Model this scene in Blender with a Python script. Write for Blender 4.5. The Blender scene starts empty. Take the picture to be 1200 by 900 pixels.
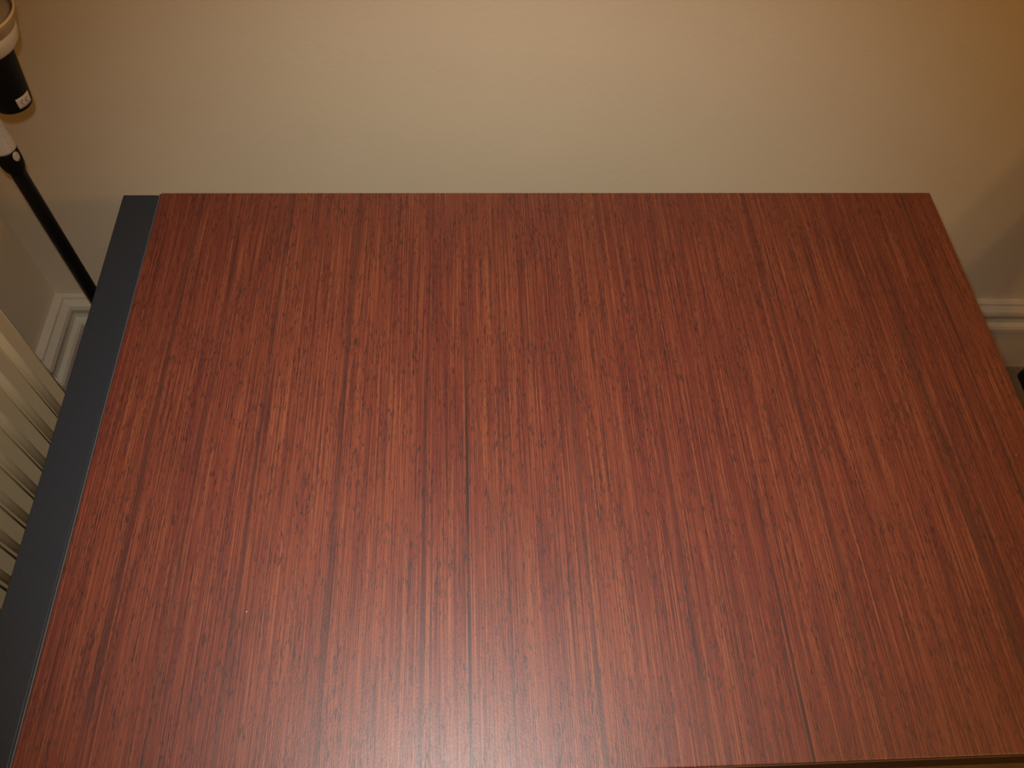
import bpy, bmesh, math, random
from mathutils import Vector, Matrix

scene = bpy.context.scene
COL = scene.collection
PI = math.pi

# ------------------------------------------------------------------ camera
CAM_LOC = Vector((0.3812, -0.7814, 1.4838))
RIGHT = Vector((0.99837195, -0.04106848, 0.03958331))
DOWN = Vector((-0.01327629, -0.84222211, -0.53896721))
FWD = Vector((0.05547250, 0.53756422, -0.84139616))

def frame_matrix(loc, fwd, right, down):
    m = Matrix.Identity(4)
    up = -down
    back = -fwd
    for i in range(3):
        m[i][0] = right[i]; m[i][1] = up[i]; m[i][2] = back[i]; m[i][3] = loc[i]
    return m

cam_data = bpy.data.cameras.new('camera')
cam_data.sensor_fit = 'HORIZONTAL'
cam_data.sensor_width = 36.0
cam_data.lens = 967.0 / 1200.0 * 36.0
cam_data.clip_start = 0.02
cam = bpy.data.objects.new('camera', cam_data)
COL.objects.link(cam)
cam.matrix_world = frame_matrix(CAM_LOC, FWD, RIGHT, DOWN)
scene.camera = cam

# ------------------------------------------------------------------ world, lamps, exposure
world = bpy.data.worlds.new('world')
scene.world = world
world.use_nodes = True
world.node_tree.nodes['Background'].inputs['Color'].default_value = (1.0, 0.72, 0.45, 1)
world.node_tree.nodes['Background'].inputs['Strength'].default_value = 0.01

vs = scene.view_settings
vs.view_transform = 'Standard'
vs.look = 'None'
vs.exposure = 0.07
vs.gamma = 1.0
vs.use_curve_mapping = False

# the camera's own flash, a few centimetres up and left of the lens
fl = bpy.data.lights.new('camera_flash', 'SPOT')
fl.energy = 38.0
fl.color = (1.0, 0.985, 0.935)
fl.spot_size = math.radians(87)
fl.spot_blend = 1.0
fl.shadow_soft_size = 0.012
flash = bpy.data.objects.new('camera_flash', fl)
COL.objects.link(flash)
aim = (FWD + 0.02 * RIGHT + 0.11 * DOWN).normalized()
fr = aim.cross(Vector((0, 0, 1))).normalized()
flash.matrix_world = frame_matrix(CAM_LOC - 0.030 * RIGHT - 0.066 * DOWN, aim, fr, aim.cross(fr))

# two warm bulbs of the room's ceiling fitting, across the room
for bx_ in (1.41, 1.77):
    bl = bpy.data.lights.new('ceiling_bulb', 'POINT')
    bl.energy = 10.5
    bl.color = (1.0, 0.54, 0.15)
    bl.shadow_soft_size = 0.05
    bo = bpy.data.objects.new('ceiling_bulb', bl)
    bo.location = (bx_, -1.25, 2.02)
    COL.objects.link(bo)

# ------------------------------------------------------------------ helpers
def tag(o, label=None, category=None, group=None, kind=None):
    if label: o['label'] = label
    if category: o['category'] = category
    if group: o['group'] = group
    if kind: o['kind'] = kind
    return o

def empty(name, loc, label, category, group=None):
    o = bpy.data.objects.new(name, None)
    COL.objects.link(o)
    o.location = loc
    o.empty_display_size = 0.05
    return tag(o, label, category, group)

def link(name, bm, mat, parent=None, loc=(0, 0, 0), rot=(0, 0, 0), smooth=False):
    me = bpy.data.meshes.new(name)
    bmesh.ops.recalc_face_normals(bm, faces=bm.faces)
    bm.to_mesh(me)
    bm.free()
    if smooth:
        for p in me.polygons: p.use_smooth = True
    if mat: me.materials.append(mat)
    o = bpy.data.objects.new(name, me)
    COL.objects.link(o)
    o.location = loc
    o.rotation_euler = rot
    if parent: o.parent = parent
    return o

def add_box(bm, c, s, bevel=0.0, seg=2):
    r = bmesh.ops.create_cube(bm, size=1.0)
    vsx = r['verts']
    for v in vsx:
        v.co = Vector((c[0] + v.co.x * s[0], c[1] + v.co.y * s[1], c[2] + v.co.z * s[2]))
    if bevel > 0:
        es = list({e for v in vsx for e in v.link_edges})
        bmesh.ops.bevel(bm, geom=es, offset=bevel, segments=seg, profile=0.5, affect='EDGES')
    return bm

def box(c, s, bevel=0.0, seg=2):
    return add_box(bmesh.new(), c, s, bevel, seg)

def add_lathe(bm, prof, n=48, cx=0.0, cy=0.0, close=True):
    rings = []
    for r, z in prof:
        rings.append([bm.verts.new((cx + r * math.cos(2 * PI * k / n), cy + r * math.sin(2 * PI * k / n), z)) for k in range(n)])
    for a, b in zip(rings, rings[1:]):
        for k in range(n):
            bm.faces.new((a[k], a[(k + 1) % n], b[(k + 1) % n], b[k]))
    if close:
        bm.faces.new(list(reversed(rings[0])))
        bm.faces.new(rings[-1])
    return bm

def lathe(prof, n=48, close=True):
    return add_lathe(bmesh.new(), prof, n, close=close)

def add_tube(bm, a, b, r, n=16):
    a = Vector(a); b = Vector(b)
    d = (b - a).normalized()
    u = d.orthogonal().normalized(); w = d.cross(u)
    ra = [bm.verts.new(a + r * (math.cos(2 * PI * k / n) * u + math.sin(2 * PI * k / n) * w)) for k in range(n)]
    rb = [bm.verts.new(b + r * (math.cos(2 * PI * k / n) * u + math.sin(2 * PI * k / n) * w)) for k in range(n)]
    for k in range(n):
        bm.faces.new((ra[k], ra[(k + 1) % n], rb[(k + 1) % n], rb[k]))
    bm.faces.new(list(reversed(ra))); bm.faces.new(rb)
    return bm

def patch(r0, r1, z0, z1, a0, a1, na=10, nz=4, th=0.0004, oval=False):
    """a thin sticker bent round a cone: radius r0 at z0, r1 at z1, angles a0..a1"""
    bm = bmesh.new()
    g = []
    for i in range(na + 1):
        col = []
        for j in range(nz + 1):
            u = i / na * 2 - 1; v = j / nz * 2 - 1
            if oval:
                u2 = u * math.sqrt(max(0, 1 - v * v / 2)); v2 = v * math.sqrt(max(0, 1 - u * u / 2))
                u, v = u2, v2
            a = (a0 + a1) / 2 + u * (a1 - a0) / 2
            t = (v + 1) / 2
            r = r0 + (r1 - r0) * t
            z = z0 + (z1 - z0) * t
            col.append((bm.verts.new(((r + th) * math.cos(a), (r + th) * math.sin(a), z)),
                        bm.verts.new(((r - th) * math.cos(a), (r - th) * math.sin(a), z))))
        g.append(col)
    for i in range(na):
        for j in range(nz):
            for s in (0, 1):
                bm.faces.new((g[i][j][s], g[i + 1][j][s], g[i + 1][j + 1][s], g[i][j + 1][s]))
    for i in range(na):
        for j in (0, nz):
            bm.faces.new((g[i][j][0], g[i + 1][j][0], g[i + 1][j][1], g[i][j][1]))
    for j in range(nz):
        for i in (0, na):
            bm.faces.new((g[i][j][0], g[i][j + 1][0], g[i][j + 1][1], g[i][j][1]))
    return bm

# ------------------------------------------------------------------ materials
class NT:
    def __init__(self, name):
        self.m = bpy.data.materials.new(name)
        self.m.use_nodes = True
        self.t = self.m.node_tree
        self.b = self.t.nodes['Principled BSDF']
    def n(self, typ, **kw):
        nd = self.t.nodes.new(typ)
        for k, v in kw.items(): setattr(nd, k, v)
        return nd
    def l(self, a, b): self.t.links.new(a, b)
    def val(self, sock, v):
        if hasattr(v, 'is_output') or isinstance(v, bpy.types.NodeSocket): self.l(v, sock)
        else: sock.default_value = v
    def math(self, op, a, b=0.0, c=None, clamp=False):
        nd = self.n('ShaderNodeMath', operation=op, use_clamp=clamp)
        self.val(nd.inputs[0], a); self.val(nd.inputs[1], b)
        if c is not None: self.val(nd.inputs[2], c)
        return nd.outputs[0]
    def coord(self, scale=(1, 1, 1), loc=(0, 0, 0)):
        tc = self.n('ShaderNodeTexCoord'); mp = self.n('ShaderNodeMapping')
        mp.inputs['Scale'].default_value = scale
        mp.inputs['Location'].default_value = loc
        self.l(tc.outputs['Object'], mp.inputs['Vector'])
        return mp.outputs['Vector']
    def noise(self, vec, scale=1.0, detail=2.0, rough=0.5):
        nd = self.n('ShaderNodeTexNoise')
        nd.inputs['Scale'].default_value = scale
        nd.inputs['Detail'].default_value = detail
        nd.inputs['Roughness'].default_value = rough
        self.l(vec, nd.inputs['Vector'])
        return nd.outputs['Fac']
    def rng(self, v, a, b, c=0.0, d=1.0, smooth=True):
        nd = self.n('ShaderNodeMapRange')
        if smooth: nd.interpolation_type = 'SMOOTHSTEP'
        self.val(nd.inputs['Value'], v)
        nd.inputs['From Min'].default_value = a; nd.inputs['From Max'].default_value = b
        nd.inputs['To Min'].default_value = c; nd.inputs['To Max'].default_value = d
        return nd.outputs['Result']
    def mix(self, f, a, b, mode='MIX'):
        nd = self.n('ShaderNodeMix', data_type='RGBA', blend_type=mode)
        self.val(nd.inputs['Factor'], f)
        for s, v in (('A', a), ('B', b)):
            sk = [i for i in nd.inputs if i.name == s and i.type == 'RGBA'][0]
            self.val(sk, v if isinstance(v, bpy.types.NodeSocket) else (*v, 1.0))
        return [o for o in nd.outputs if o.type == 'RGBA'][0]
    def bump(self, h, strength, dist=0.001):
        nd = self.n('ShaderNodeBump')
        nd.inputs['Strength'].default_value = strength
        nd.inputs['Distance'].default_value = dist
        self.l(h, nd.inputs['Height'])
        self.l(nd.outputs['Normal'], self.b.inputs['Normal'])
    def set(self, col=None, rough=0.5, metal=0.0, spec=0.5):
        if col is not None: self.val(self.b.inputs['Base Color'], col if isinstance(col, bpy.types.NodeSocket) else (*col, 1))
        self.val(self.b.inputs['Roughness'], rough)
        self.b.inputs['Metallic'].default_value = metal
        self.b.inputs['Specular IOR Level'].default_value = spec
        return self

def plain(name, col, rough=0.5, var=0.08, scale=60, bump=0.05, spec=0.5, metal=0.0):
    t = NT(name)
    v = t.coord()
    nz = t.noise(v, scale, 3.0, 0.6)
    c2 = tuple(c * (1 - var) for c in col)
    c1 = tuple(min(1, c * (1 + var)) for c in col)
    t.set(t.mix(nz, c2, c1), rough, metal, spec)
    if bump: t.bump(t.noise(v, scale * 6, 2.0), bump, 0.001)
    return t.m

def wood_material():
    t = NT('red_wood_veneer')
    tc = t.n('ShaderNodeTexCoord')
    sep = t.n('ShaderNodeSeparateXYZ')
    t.l(tc.outputs['Object'], sep.inputs[0])
    X, Y = sep.outputs['X'], sep.outputs['Y']
    # the grain wanders a little as it runs from back to front
    wob = t.noise(t.coord((9, 3.0, 1)), 1.0, 2.0)
    def streak(sx, sy, off, detail=2.0, rough=0.5):
        return t.noise(t.coord((sx, sy, 1), (off, off * 0.37, off * 0.11)), 1.0, detail, rough)
    broad = streak(11, 0.8, 3.1, 2.0)
    band = streak(150, 1.2, 7.7, 2.0, 0.6)
    fine = streak(760, 5.0, 1.3, 3.0, 0.65)
    hair = streak(1100, 12.0, 4.4, 3.0, 0.6)
    flame = streak(70, 12.0, 9.2, 3.0, 0.6)
    pore = streak(950, 95.0, 2.9, 2.0, 0.6)
    pore2 = streak(600, 75.0, 6.6, 2.0, 0.6)
    red = (0.146, 0.0262, 0.0160)
    orange = (0.174, 0.0375, 0.0185)
    base = t.mix(t.rng(broad, 0.32, 0.68), red, orange)
    base = t.mix(t.math('MULTIPLY', t.rng(band, 0.45, 0.75), 0.38), base, (0.220, 0.062, 0.028))
    base = t.mix(t.math('MULTIPLY', t.rng(fine, 0.50, 0.66), 0.65), base, (0.285, 0.092, 0.038))
    base = t.mix(t.math('MULTIPLY', t.rng(band, 0.48, 0.25), 0.28), base, (0.080, 0.017, 0.015))
    base = t.mix(t.math('MULTIPLY', t.rng(fine, 0.49, 0.32), 0.85), base, (0.058, 0.012, 0.012))
    base = t.mix(t.math('MULTIPLY', t.rng(hair, 0.49, 0.34), 0.65), base, (0.050, 0.011, 0.011))
    base = t.mix(t.math('MULTIPLY', t.rng(flame, 0.52, 0.74), 0.20), base, (0.095, 0.017, 0.015))
    dens = t.rng(flame, 0.34, 0.60)
    pf = t.math('MULTIPLY', t.rng(pore, 0.46, 0.37), dens)
    base = t.mix(t.math('MULTIPLY', pf, 0.80), base, (0.024, 0.009, 0.011))
    base = t.mix(t.math('MULTIPLY', t.rng(pore2, 0.39, 0.31), 0.75), base, (0.028, 0.009, 0.011))
    # the long dark growth lines that run the whole depth of the top
    xs = t.math('ADD', X, t.math('MULTIPLY', t.math('SUBTRACT', wob, 0.5), 0.004))
    brk = t.rng(streak(14, 6.0, 5.5, 2.0), 0.22, 0.46)
    for x0, w, s, y0, y1 in ((0.381, 0.0022, 0.85, 0.25, -0.05), (0.337, 0.0022, 0.60, 0.15, -0.02),
                             (0.496, 0.0030, 0.50, 0.20, 0.05), (0.893, 0.0070, 0.36, 0.30, 0.10),
                             (0.906, 0.0020, 0.40, 0.10, -0.05), (0.677, 0.0018, 0.80, -0.08, -0.12),
                             (0.053, 0.0045, 0.40, 0.50, 0.40), (0.250, 0.0030, 0.45, 0.50, 0.40),
                             (0.165, 0.0030, 0.40, 0.50, 0.40), (0.745, 0.0035, 0.35, 0.50, 0.40),
                             (0.590, 0.0022, 0.40, 0.10, 0.0), (0.958, 0.0020, 0.60, 0.50, 0.40),
                             (0.420, 0.0018, 0.40, 0.20, 0.0), (0.107, 0.0025, 0.35, 0.3, 0.2)):
        d = t.math('ABSOLUTE', t.math('SUBTRACT', xs, x0 - 0.5))
        f = t.rng(d, w * 1.1, w * 0.3, 0.0, min(0.92, s * 1.12))
        f = t.math('MULTIPLY', f, t.rng(Y, y0, y1))
        f = t.math('MULTIPLY', f, brk)
        base = t.mix(f, base, (0.028, 0.011, 0.012))
    # a few pale motes of dust
    vo = t.n('ShaderNodeTexVoronoi')
    vo.inputs['Scale'].default_value = 34.0
    t.l(tc.outputs['Object'], vo.inputs['Vector'])
    sepc = t.n('ShaderNodeSeparateColor'); t.l(vo.outputs['Color'], sepc.inputs[0])
    dust = t.math('MULTIPLY', t.rng(vo.outputs['Distance'], 0.036, 0.016), t.rng(sepc.outputs[0], 0.92, 0.94))
    base = t.mix(t.math('MULTIPLY', dust, 0.7), base, (0.55, 0.50, 0.47))
    t.set(base, t.rng(pore, 0.30, 0.55, 0.50, 0.43), 0.0, 0.5)
    h = t.math('ADD', t.math('MULTIPLY', t.noise(t.coord((900, 330, 1)), 1.0, 2.0), 0.7),
               t.math('MULTIPLY', hair, 0.5))
    t.b.inputs['Coat Weight'].default_value = 0.60
    t.b.inputs['Coat Roughness'].default_value = 0.46
    t.bump(h, 0.32, 0.0006)
    return t.m

def wall_material():
    t = NT('cream_wall_paint')
    v = t.coord()
    c = t.mix(t.rng(t.noise(v, 2.2, 4.0, 0.6), 0.3, 0.7), (0.68, 0.565, 0.400), (0.72, 0.60, 0.430))
    t.set(c, 0.62, 0.0, 0.3)
    h = t.math('ADD', t.noise(v, 130, 3.0, 0.6), t.math('MULTIPLY', t.noise(v, 420, 2.0), 0.4))
    t.bump(h, 0.20, 0.002)
    return t.m

def trim_material():
    t = NT('dark_grey_laminate')
    v = t.coord()
    c = t.mix(t.noise(v, 420, 2.0, 0.6), (0.014, 0.020, 0.028), (0.026, 0.034, 0.044))
    vo = t.n('ShaderNodeTexVoronoi'); vo.inputs['Scale'].default_value = 60.0
    t.l(v, vo.inputs['Vector'])
    sc = t.n('ShaderNodeSeparateColor'); t.l(vo.outputs['Color'], sc.inputs[0])
    sp = t.math('MULTIPLY', t.rng(vo.outputs['Distance'], 0.05, 0.02), t.rng(sc.outputs[0], 0.90, 0.92))
    c = t.mix(t.math('MULTIPLY', sp, 0.5), c, (0.25, 0.25, 0.25))
    t.set(c, 0.52, 0.0, 0.45)
    t.bump(t.noise(v, 700, 2.0), 0.15, 0.0008)
    return t.m

def paper_material():
    t = NT('printed_paper')
    v = t.coord((420, 420, 300))
    c = t.mix(t.math('MULTIPLY', t.rng(t.noise(v, 1.0, 1.0), 0.50, 0.62), 0.28), (0.56, 0.53, 0.48), (0.20, 0.18, 0.16))
    t.set(c, 0.6, 0.0, 0.3)
    return t.m

def shade_material():
    t = NT('amber_frosted_glass')
    t.set((0.42, 0.31, 0.18), 0.35, 0.0, 0.4)
    t.b.inputs['Transmission Weight'].default_value = 0.15
    t.bump(t.noise(t.coord(), 300, 2.0), 0.05, 0.001)
    return t.m

M = {}
M['wood'] = wood_material()
M['wall'] = wall_material()
M['trim'] = trim_material()
M['band'] = plain('brown_edge_band', (0.055, 0.022, 0.007), 0.5, 0.15, 40, 0.03)
M['strip'] = plain('grey_edge_highlight', (0.085, 0.083, 0.082), 0.45, 0.5, 500, 0.2)  # flash highlight of the panel edge put into the colour
M['skirt'] = plain('off_white_gloss_paint', (0.64, 0.555, 0.43), 0.45, 0.06, 30, 0.05)
M['floor'] = plain('brown_grey_floor', (0.19, 0.15, 0.10), 0.6, 0.25, 25, 0.1)
M['ceiling'] = plain('white_ceiling_paint', (0.75, 0.73, 0.68), 0.8, 0.03, 20, 0.03)
M['rad'] = plain('cream_radiator_enamel', (0.86, 0.69, 0.42), 0.45, 0.05, 25, 0.03)
M['black'] = plain('black_plastic', (0.005, 0.005, 0.006), 0.6, 0.2, 80, 0.04, 0.2)
M['blackmetal'] = plain('black_lacquered_metal', (0.006, 0.006, 0.007), 0.5, 0.2, 60, 0.02, 0.35)
M['chair'] = plain('black_chair_lacquer', (0.007, 0.007, 0.008), 0.5, 0.2, 60, 0.04, 0.35)
M['white'] = plain('white_lamp_plastic', (0.60, 0.56, 0.48), 0.45, 0.04, 50, 0.02)
M['rim'] = plain('pale_glass_rim', (0.80, 0.66, 0.40), 0.25, 0.04, 50, 0.0)
M['amber'] = shade_material()
M['paper'] = paper_material()
M['sticker'] = plain('white_sticker', (0.55, 0.50, 0.44), 0.5, 0.05, 60, 0.0)
M['ink'] = plain('grey_ink', (0.10, 0.09, 0.085), 0.6, 0.1, 60, 0.0)

# ------------------------------------------------------------------ the room
# the back wall stands about one degree out of square with the desk
TH = -0.0190
def yback(x): return 0.2560 + (x + 0.395) * TH
XL = -0.402          # face of the pier at the left
YP = 0.112           # where the pier ends and the radiator niche begins
XN = -0.62           # back of the niche
XR, YF, ZC = 3.1, -3.3, 2.6

def prism(poly, z0, z1):
    bm = bmesh.new()
    lo = [bm.verts.new((x, y, z0)) for x, y in poly]
    hi = [bm.verts.new((x, y, z1)) for x, y in poly]
    n = len(poly)
    for i in range(n):
        bm.faces.new((lo[i], lo[(i + 1) % n], hi[(i + 1) % n], hi[i]))
    bm.faces.new(list(reversed(lo))); bm.faces.new(hi)
    return bm

def struct(name, bm, mat, label, smooth=False):
    return tag(link(name, bm, mat, smooth=smooth), label, kind='structure')

struct('floor', box((1.2, -1.45, -0.05), (4.4, 4.4, 0.1)), M['floor'], 'brown grey floor of the room')
struct('ceiling', box((1.2, -1.45, ZC + 0.05), (4.4, 4.4, 0.1)), M['ceiling'], 'white ceiling of the room')
struct('wall_back', prism([(XL - 0.4, yback(XL)), (XR + 0.1, yback(XR)), (XR + 0.1, 0.5), (XL - 0.4, 0.5)], 0, ZC), M['wall'],
       'cream painted wall behind the desk')
# left wall: a pier next to the back wall, then a niche that holds the radiator
struct('wall_left', prism([(XL, yback(XL)), (XL, YP), (XN, YP), (XN, YF), (XN - 0.15, YF), (XN - 0.15, yback(XL))], 0, ZC), M['wall'],
       'cream side wall with a pier and a radiator niche')
struct('wall_right', box((XR + 0.05, (YF + 0.2) / 2, ZC / 2), (0.1, 0.2 - YF + 0.1, ZC)), M['wall'], 'cream wall on the right of the room')
struct('wall_front', box(((XR + XN) / 2, YF - 0.05, ZC / 2), (XR - XN + 0.3, 0.1, ZC)), M['wall'], 'cream wall across the room')

# moulded skirting: (distance from the wall, height)
SK = [(0.0, 0.0), (0.023, 0.0), (0.023, 0.128), (0.0265, 0.131), (0.030, 0.136), (0.030, 0.147), (0.027, 0.153), (0.0195, 0.157),
      (0.0185, 0.163), (0.0185, 0.169), (0.021, 0.174), (0.025, 0.181), (0.0265, 0.189), (0.0245, 0.197), (0.019, 0.203),
      (0.0155, 0.207), (0.0145, 0.212), (0.0, 0.214)]

def sweep(path, i0, i1):
    """skirting along path[i0..i1], mitred with its neighbours; the room lies on the left of the path"""
    bm = bmesh.new()
    pts = [Vector(p) for p in path]
    def nrm(a, b):
        d = (b - a).normalized(); return Vector((-d.y, d.x))
    rings = []
    for i in range(i0, i1 + 1):
        ns = []
        if i > 0: ns.append(nrm(pts[i - 1], pts[i]))
        if i < len(pts) - 1: ns.append(nrm(pts[i], pts[i + 1]))
        if len(ns) == 2:
            mvec = (ns[0] + ns[1]); mvec = mvec / (1 + ns[0].dot(ns[1]))
        else: mvec = ns[0]
        rings.append([bm.verts.new((pts[i].x + mvec.x * d, pts[i].y + mvec.y * d, z)) for d, z in SK])
    for a, b in zip(rings, rings[1:]):
        for k in range(len(SK)):
            k2 = (k + 1) % len(SK)
            bm.faces.new((a[k], a[k2], b[k2], b[k]))
    bm.faces.new(rings[0]); bm.faces.new(list(reversed(rings[-1])))
    return bm

path = [(XR, yback(XR)), (XL, yback(XL)), (XL, YP), (XN, YP), (XN, YF)]
struct('baseboard_back', sweep(path, 0, 1), M['skirt'], 'moulded off white baseboard along the back wall')
struct('baseboard_left', sweep(path, 1, 4), M['skirt'], 'moulded off white baseboard round the pier beside the radiator')

# ------------------------------------------------------------------ the desk
DX, DY, DZ, TK = 1.0, 0.686, 0.72, 0.045
desk = empty('desk', (0.477, -DY / 2, 0), 'desk with a reddish brown wood grain top and dark grey left side', 'desk')
ox, oy = 0.477, -DY / 2
def dpart(name, x0, x1, y0, y1, z0, z1, mat, bevel=0.0, label=None, seg=2, parent=None):
    c = Vector(((x0 + x1) / 2, (y0 + y1) / 2, (z0 + z1) / 2))
    o = link(name, box((0, 0, 0), (x1 - x0, y1 - y0, z1 - z0), bevel, seg), mat, desk, c - Vector((ox, oy, 0)))
    if parent:
        o.parent = parent; o.location = c - Vector((ox, oy, 0)) - parent.location
    if label: o['label'] = label
    return o
top = dpart('desktop', 0.0, DX, -DY + 0.0015, 0.0, DZ - TK, DZ, M['wood'], 0.0012, 'red brown wood grain top')
dpart('front_edge', 0.0, DX, -DY, -DY + 0.0014, DZ - TK, DZ - 0.0006, M['band'], 0.0004, 'brown front edge band', parent=top)
dpart('side_panel', -0.0468, -0.0028, -DY, -0.002, 0.0, DZ - 0.0012, M['trim'], 0.0016, 'dark grey side panel', seg=3)
dpart('edge_highlight', -0.0022, -0.0005, -DY + 0.001, -0.0005, DZ - 0.045, DZ - 0.0008, M['strip'], 0.0006, 'thin pale grey strip painting the highlight along the panel edge')  # added strip, pale to paint the glint on the panel's rounded edge
dpart('support_panel', 0.90, 0.93, -0.64, -0.04, 0.0, DZ - TK, M['trim'], 0.001, 'dark grey support panel')
dpart('modesty_panel', -0.0028, 0.90, -0.075, -0.057, 0.25, DZ - TK, M['trim'], 0.001, 'dark grey back panel')

# ------------------------------------------------------------------ the radiator
PITCH, NSEC = 0.0493, 26
rad = empty('column_radiator', (-0.36, -0.62, 0), 'cream enamelled column radiator standing left of the desk', 'radiator')
XF = -0.300

def section_mesh():
    bm = bmesh.new()
    def column(xc, w, dpt, z0, z1):
        # upright with a rounded rectangular cross-section, w along the row, dpt across it
        n = 5; r = min(w, dpt) * 0.24
        ring = []
        for sx, sy, a0 in ((1, 1, 0), (-1, 1, PI / 2), (-1, -1, PI), (1, -1, 1.5 * PI)):
            for k in range(n):
                a = a0 + (PI / 2) * k / (n - 1)
                ring.append((xc + sx * (dpt / 2 - r) + r * math.cos(a), sy * (w / 2 - r) + r * math.sin(a)))
        lo = [bm.verts.new((x, y, z0)) for x, y in ring]
        hi = [bm.verts.new((x, y, z1)) for x, y in ring]
        m = len(ring)
        for i in range(m): bm.faces.new((lo[i], lo[(i + 1) % m], hi[(i + 1) % m], hi[i]))
        bm.faces.new(list(reversed(lo))); bm.faces.new(hi)
    for xc, w in ((-0.018, 0.0425), (-0.064, 0.034), (-0.110, 0.034)):
        column(xc, w, 0.036, 0.14, 0.64)
    add_box(bm, (-0.0120, 0, 0.39), (0.005, PITCH, 0.50))
    for zc in (0.145, 0.635):
        add_box(bm, (-0.064, 0, zc), (0.128, 0.0424, 0.06), 0.012, 3)
        add_box(bm, (-0.064, 0, zc), (0.045, PITCH, 0.04), 0.0, 1)
    me = bpy.data.meshes.new('radiator_section')
    bmesh.ops.recalc_face_normals(bm, faces=bm.faces)
    bm.to_mesh(me); bm.free()
    for p in me.polygons: p.use_smooth = len(p.vertices) == 4 and p.area < 0.012 and abs(p.normal.z) < 0.2
    me.materials.append(M['rad'])
    return me
sec = section_mesh()
Y0 = -0.0225
for k in range(NSEC):
    o = bpy.data.objects.new('section', sec)
    COL.objects.link(o)
    o.parent = rad
    o.location = (XF + 0.36, Y0 - k * PITCH + 0.62, 0)
for k in (2, NSEC - 3):
    bm = box((XF - 0.064 + 0.36, Y0 - k * PITCH + 0.62, 0.062), (0.05, 0.03, 0.124), 0.004)
    link('foot', bm, M['rad'], rad)
bm = bmesh.new()
add_tube(bm, (XF - 0.064 + 0.36, Y0 - NSEC * PITCH + 0.62 + 0.03, 0.145), (XF - 0.064 + 0.36, Y0 - NSEC * PITCH - 0.03 + 0.62, 0.145), 0.01)
add_tube(bm, (XF - 0.064 + 0.36, Y0 - NSEC * PITCH - 0.02 + 0.62, 0.15), (XF - 0.064 + 0.36, Y0 - NSEC * PITCH - 0.02 + 0.62, 0.0), 0.009)
link('supply_pipe', bm, M['rad'], rad, smooth=True)

# ------------------------------------------------------------------ the floor lamp
PX, PY = -0.2497, 0.130
lamp = empty('floor_lamp', (PX, PY, 0), 'black floor lamp with paper label on its pole and small pale shade', 'floor lamp')
link('base', lathe([(0.0, 0.0), (0.082, 0.0), (0.083, 0.004), (0.081, 0.013), (0.07, 0.018), (0.02, 0.021), (0.013, 0.03)], 64), M['blackmetal'], lamp, smooth=True)
link('pole', lathe([(0.0107, 0.02), (0.0107, 1.28)], 32), M['blackmetal'], lamp, smooth=True)
link('pole_cap', lathe([(0.0107, 1.278), (0.0125, 1.282), (0.012, 1.295), (0.004, 1.30)], 32), M['blackmetal'], lamp, smooth=True)
col_ = link('collar', lathe([(0.0107, 0.636), (0.0130, 0.640), (0.0152, 0.647), (0.0163, 0.656), (0.0163, 0.672), (0.0158, 0.677)], 40), M['black'], lamp, smooth=True)
camdir = math.atan2(CAM_LOC.y - PY, CAM_LOC.x - PX)
st = link('sticker', patch(0.0166, 0.0166, 0.6600, 0.6750, camdir + 0.25, camdir + 0.90, oval=True), M['sticker'], col_, smooth=True)
st['label'] = 'small pale oval sticker'
lb = link('label_sleeve', lathe([(0.0150, 0.6768), (0.0174, 0.6770), (0.0176, 0.6800), (0.0168, 0.6815), (0.0158, 0.76), (0.0130, 0.762)], 40), M['paper'], lamp, smooth=True)
lb['label'] = 'printed off white paper label wrapped round the pole'

HX, HY = -0.1822, 0.100
hx, hy = HX - PX, HY - PY
bm = bmesh.new()
add_tube(bm, (0, 0, 0.835), (hx, hy, 0.835), 0.007)
add_lathe(bm, [(0.0107, 0.82), (0.0145, 0.822), (0.0145, 0.848), (0.0107, 0.85)], 32)
link('bracket_arm', bm, M['blackmetal'], lamp, smooth=True)
holder = link('lamp_holder', lathe([(0.0, 0.7730), (0.0195, 0.7720), (0.0220, 0.7733), (0.0230, 0.7760), (0.0305, 0.843), (0.0315, 0.850), (0.030, 0.855), (0.0, 0.855)], 64),
              M['black'], lamp, (hx, hy, 0.003), smooth=True)
def ring_part(name, prof, mat, label=None):
    o = link(name, lathe(prof, 64, close=False), mat, lamp, (hx, hy, 0.003), smooth=True)
    if label: o['label'] = label
    return o
shade = ring_part('shade', [(0.0, 0.8535), (0.033, 0.8520), (0.0390, 0.8552), (0.0435, 0.8605), (0.0462, 0.8690), (0.0480, 0.8790),
                    (0.0462, 0.8790), (0.0440, 0.8695), (0.0415, 0.8620), (0.0375, 0.8575), (0.030, 0.8550), (0.0, 0.8560)], M['white'], 'white bowl')
gl = ring_part('glass_band', [(0.0480, 0.8791), (0.0510, 0.8870), (0.0540, 0.8950), (0.0525, 0.8954), (0.0493, 0.8870), (0.0462, 0.8791), (0.0480, 0.8791)], M['amber'], 'amber glass band')
ring_part('rim', [(0.0540, 0.8950), (0.0549, 0.8965), (0.0545, 0.8980), (0.0533, 0.8983), (0.0525, 0.8971), (0.0525, 0.8954), (0.0540, 0.8950)], M['rim'], 'pale shiny rim')
bm = lathe([(0.0458, 0.8785), (0.0490, 0.8870), (0.0500, 0.8920), (0.0450, 0.8955), (0.034, 0.8985), (0.018, 0.9005), (0.0, 0.9010)], 48, close=False)
df = link('diffuser', bm, plain('grey_frosted_glass', (0.34, 0.30, 0.26), 0.5, 0.05, 50, 0.0), lamp, (hx, hy, 0.003), smooth=True)
df['label'] = 'grey frosted diffuser'

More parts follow.
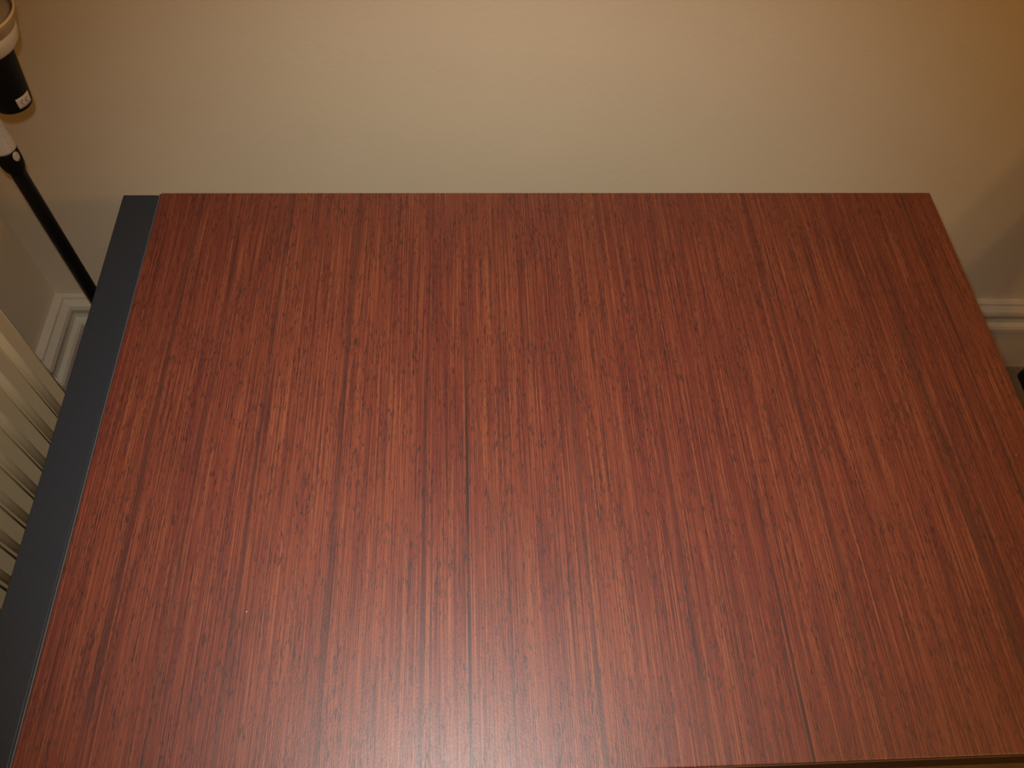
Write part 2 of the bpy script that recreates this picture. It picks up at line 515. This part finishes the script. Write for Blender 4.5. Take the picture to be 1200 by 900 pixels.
# rating sticker on the lamp holder with its printed mark
ca = math.atan2(CAM_LOC.y - HY, CAM_LOC.x - HX)
s0, s1 = 0.7785, 0.7930
def rh(z): return 0.0230 + (z - 0.7760) / (0.843 - 0.7760) * 0.0075
rs = link('rating_sticker', patch(rh(s0) + 0.0003, rh(s1) + 0.0003, s0, s1, ca + 0.12, ca + 0.98), M['sticker'], holder, smooth=True)
rs['label'] = 'white rating sticker'
def mark(zc, ac, rad_, a_from, a_to, bar):
    bm = bmesh.new()
    n = 14; g = []
    for i in range(n + 1):
        a = a_from + (a_to - a_from) * i / n
        row = []
        for rr in (rad_ - 0.0005, rad_ + 0.0005):
            u = rr * math.cos(a); z = zc + rr * math.sin(a)
            R_ = rh(z) + 0.0009
            row.append(bm.verts.new((R_ * math.cos(ac + u / R_), R_ * math.sin(ac + u / R_), z)))
        g.append(row)
    for i in range(n): bm.faces.new((g[i][0], g[i + 1][0], g[i + 1][1], g[i][1]))
    if bar:
        q = []
        for u, dz in ((-rad_, -0.0004), (-rad_ * 0.2, -0.0004), (-rad_ * 0.2, 0.0004), (-rad_, 0.0004)):
            z = zc + dz; R_ = rh(z) + 0.0009
            q.append(bm.verts.new((R_ * math.cos(ac + u / R_), R_ * math.sin(ac + u / R_), z)))
        bm.faces.new(q)
    return bm
link('printed_mark', mark(0.7857, ca + 0.45, 0.0032, PI * 0.5, PI * 1.5, False), M['ink'], holder)
link('printed_mark', mark(0.7857, ca + 0.72, 0.0032, PI * 0.5, PI * 1.5, True), M['ink'], holder)

# ------------------------------------------------------------------ the black object at the right, built as a chair
chair = empty('chair', (1.44, -0.30, 0), 'black chair at the right of the desk, only its seat corner in view, unseen back added to shade the wall', 'chair')
cxo, cyo = 1.44, -0.30
SX0, SX1, SY0, SY1, SZ = 1.243, 1.642, -0.510, -0.104, 0.45
bm = bmesh.new()
def rrect(x0, x1, y0, y1, r, n=6):
    out = []
    for cx_, cy_, a0 in ((x1 - r, y1 - r, 0), (x0 + r, y1 - r, PI / 2), (x0 + r, y0 + r, PI), (x1 - r, y0 + r, 1.5 * PI)):
        for k in range(n):
            a = a0 + PI / 2 * k / (n - 1)
            out.append((cx_ + r * math.cos(a), cy_ + r * math.sin(a)))
    return out
bm = prism([(x - cxo, y - cyo) for x, y in rrect(SX0, SX1, SY0, SY1, 0.005)], SZ - 0.016, SZ)
bmesh.ops.bevel(bm, geom=[e for e in bm.edges if abs(e.verts[0].co.z - e.verts[1].co.z) < 1e-6], offset=0.0015, segments=2, affect='EDGES')
link('seat', bm, M['chair'], chair)
for x in (SX0 + 0.05, SX1 - 0.05):
    for y in (SY0 + 0.05, SY1 - 0.05):
        link('leg', box((x - cxo, y - cyo, (SZ - 0.016) / 2), (0.032, 0.032, SZ - 0.016), 0.003), M['chair'], chair)
# unseen back, added and tapered to cast a slanting shadow on the wall
YB = SY1 - 0.022
def slab(pts, y0, y1):
    bm = bmesh.new()
    a = [bm.verts.new((x, y0, z)) for x, z in pts]
    b = [bm.verts.new((x, y1, z)) for x, z in pts]
    n = len(pts)
    for i in range(n): bm.faces.new((a[i], a[(i + 1) % n], b[(i + 1) % n], b[i]))
    bm.faces.new(list(reversed(a))); bm.faces.new(b)
    return bm
XC = (SX0 + SX1) / 2
LEAN = 0.20
for sgn in (-1, 1):
    xo, xt = sgn * (SX1 - XC - 0.067), sgn * (SX1 - XC - 0.067 - 0.56 * LEAN)
    link('upright', slab([(xo + XC - cxo, SZ), (xo - sgn * 0.03 + XC - cxo, SZ), (xt - sgn * 0.03 + XC - cxo, SZ + 0.56), (xt + XC - cxo, SZ + 0.56)],
                         YB - 0.016 - cyo, YB + 0.016 - cyo), M['chair'], chair)
w0 = SX1 - XC - 0.067 - 0.03 - 0.01 * LEAN; w1 = w0 - 0.45 * LEAN
link('shadow_backrest', slab([(XC - w0 - cxo, SZ + 0.03), (XC + w0 - cxo, SZ + 0.03), (XC + w1 - cxo, SZ + 0.48), (XC - w1 - cxo, SZ + 0.48)], YB - 0.008 - cyo, YB + 0.008 - cyo), M['chair'], chair)
link('stretcher', box((XC - cxo, SY0 + 0.05 - cyo, SZ - 0.041), (SX1 - SX0 - 0.132, 0.018, 0.05), 0.002), M['chair'], chair)
